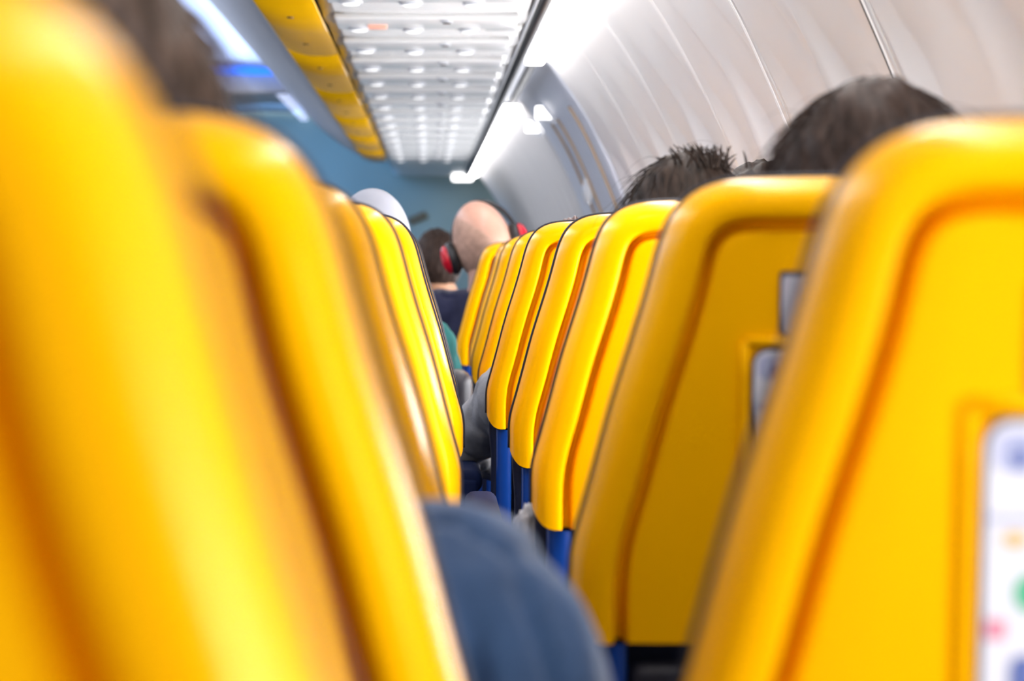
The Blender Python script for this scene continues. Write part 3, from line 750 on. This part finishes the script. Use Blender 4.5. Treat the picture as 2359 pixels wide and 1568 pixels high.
# the slate blue sleeve reaching past the second left seat
person(-0.185, 1.00, 'person with brown hair and a slate blue jumper, shoulder bulging past the second left seat', (-0.184, 1.20, EYE+0.028), SK1, mat('hair_light_brown', (0.075, 0.047, 0.033), 0.55, 0.12, var=0.5, vscale=30, stretch=(6, 1.2, 1.2)), SLATE, DENIM,
       shoulder=(-0.004, 1.25, EYE-0.228), sr=0.079, fold=(0.018, EYE-0.165, EYE-0.40, 0.018), elbow_r=(0.035, 1.30, EYE-0.48), strands=300, seed=2, dz=0.01)
person(0.321, 1.80, 'person with smooth dark brown hair and loose strands above the nearest right seat', (0.372, 2.03, EYE+0.018), SK1, HBR, CHAR, DENIM, half=0.115, strands=900, fly=70, seed=3, hair_len=1.0)
person(0.324, 2.57, 'person with tousled dark hair standing up in a tuft beyond the third right seat', (0.298, 2.80, EYE+0.005), SK3, HDK, NAVYC, CHAR, half=0.115, strands=600, fly=25, tuft=True, hs=0.88, seed=4, dz=-0.01)
person(0.325, 3.34, 'person whose dark hair barely tops the second right seat', (0.475, 3.56, EYE+0.010), SK1, HDK, CHAR, DENIM, half=0.115, seed=5, tilt=0.2)
person(0.312, 4.10, 'person with auburn hair and a grey sleeve resting on the armrest between seats', (0.262, 4.33, EYE-0.042), SK1, HAU, GREYC, CHAR, seed=6, dz=-0.06, hs=0.85,
       elbow_l=(0.060, 4.50, EYE-0.355), wrist_l=(0.14, 4.62, EYE-0.40))
r, hpf, hrot = person(0.19, 7.08, 'bald person in navy wearing red headphones, head tilted left', px(1114, 562, 7.35), SK2, None, NAVYC, CHAR, tilt=math.radians(-17), hs=1.2, seed=7, dz=0.028, crop=mat('grey_stubble', (0.46, 0.285, 0.215), 0.65, 0.2, var=0.2, vscale=60))
person(0.10, 8.05, 'person with short dark brown hair left of the bald head', px(1006, 610, 8.3), SK3, HBR, NAVYC, CHAR, seed=8, hs=0.98, hair_len=0.5, dz=-0.04)
person(-0.17, 4.86, 'person in a plain white cap beyond the left seats', (-0.122, 5.06, EYE+0.012), SK1, None, CHAR, DENIM, cap=mat('white_cap_cotton', (0.34, 0.35, 0.40), 0.85, 0.2, var=0.04), half=0.115, seed=9, dz=-0.02)
person(-0.175, 5.62, 'person in a teal sleeve seen through the gap between the seats', (-0.20, 5.84, EYE-0.045), SK3, HDK, TEAL, CHAR, seed=10, dz=-0.06,
       shoulder=(-0.004, 5.85, EYE-0.225), elbow_r=(0.030, 5.92, EYE-0.30), wrist_r=(0.060, 6.05, EYE-0.365))
# headphones on the bald head
hd = empty('headphones', (0.19, 7.12, 0), 'red and black headphones worn on the bald head', 'headphones')
bm = bmesh.new()
pts = [hpf(0.084*math.cos(a)+0.008, 0.030, 0.112*math.sin(a)-0.004) for a in [PI*k/24 for k in range(25)]]
tube(bm, pts, 0.007, 8); tube(bm, [p+hrot @ Vector((0, 0.016, 0)) for p in pts], 0.006, 8); link_mesh('headband', bm, M_BLACKP, hd)
for sx in (-1, 1):
    bm = bmesh.new(); ellipsoid(bm, hpf(sx*0.084, -0.008, -0.012), (0.026, 0.042, 0.052), 20, 14, rot=hrot); c = link_mesh('ear_cushion', bm, M_BLACKP, hd)
    bm = bmesh.new(); ellipsoid(bm, hpf(sx*0.098, -0.010, -0.012), (0.020, 0.036, 0.044), 20, 14, rot=hrot); link_mesh('ear_cup', bm, M_RED, hd)
# black bag with pale handles between the seats, and a light cloth by the third right seat
bg_ = empty('shoulder_bag', px(1044, 1030, 5.35), 'black bag with pale looped handles in the gap between seats', 'bag')
bm = bmesh.new(); rbox(bm, (0.0, 0.02, 0.05), (0.085, 0.16, 0.24), 0.03, seg=4); link_mesh('bag_body', bm, M_DARK, bg_)
for dx in (-0.012, 0.012):
    bm = bmesh.new(); tube(bm, [(dx+0.030*math.cos(a), -0.066, 0.045+0.05*math.sin(a)) for a in [PI*1.0+PI*k/14 for k in range(15)]], 0.006, 8)
    link_mesh('handle', bm, mat('pale_strap', (0.5, 0.47, 0.45), 0.7), bg_)
bm = bmesh.new()
def cf(p, d): return p*(1+0.16*noise.noise(d*4.2)+0.10*noise.noise(d*10))
ellipsoid(bm, px(1222, 1262, 2.72), (0.022, 0.04, 0.050), 48, 32, fn=cf)
tag(link_mesh('scarf', bm, mat('light_grey_cloth', (0.34, 0.33, 0.35), 0.9, 0.2, var=0.2, vscale=60, bump=0.5)), 'crumpled light grey cloth beside the third right seat', 'cloth')
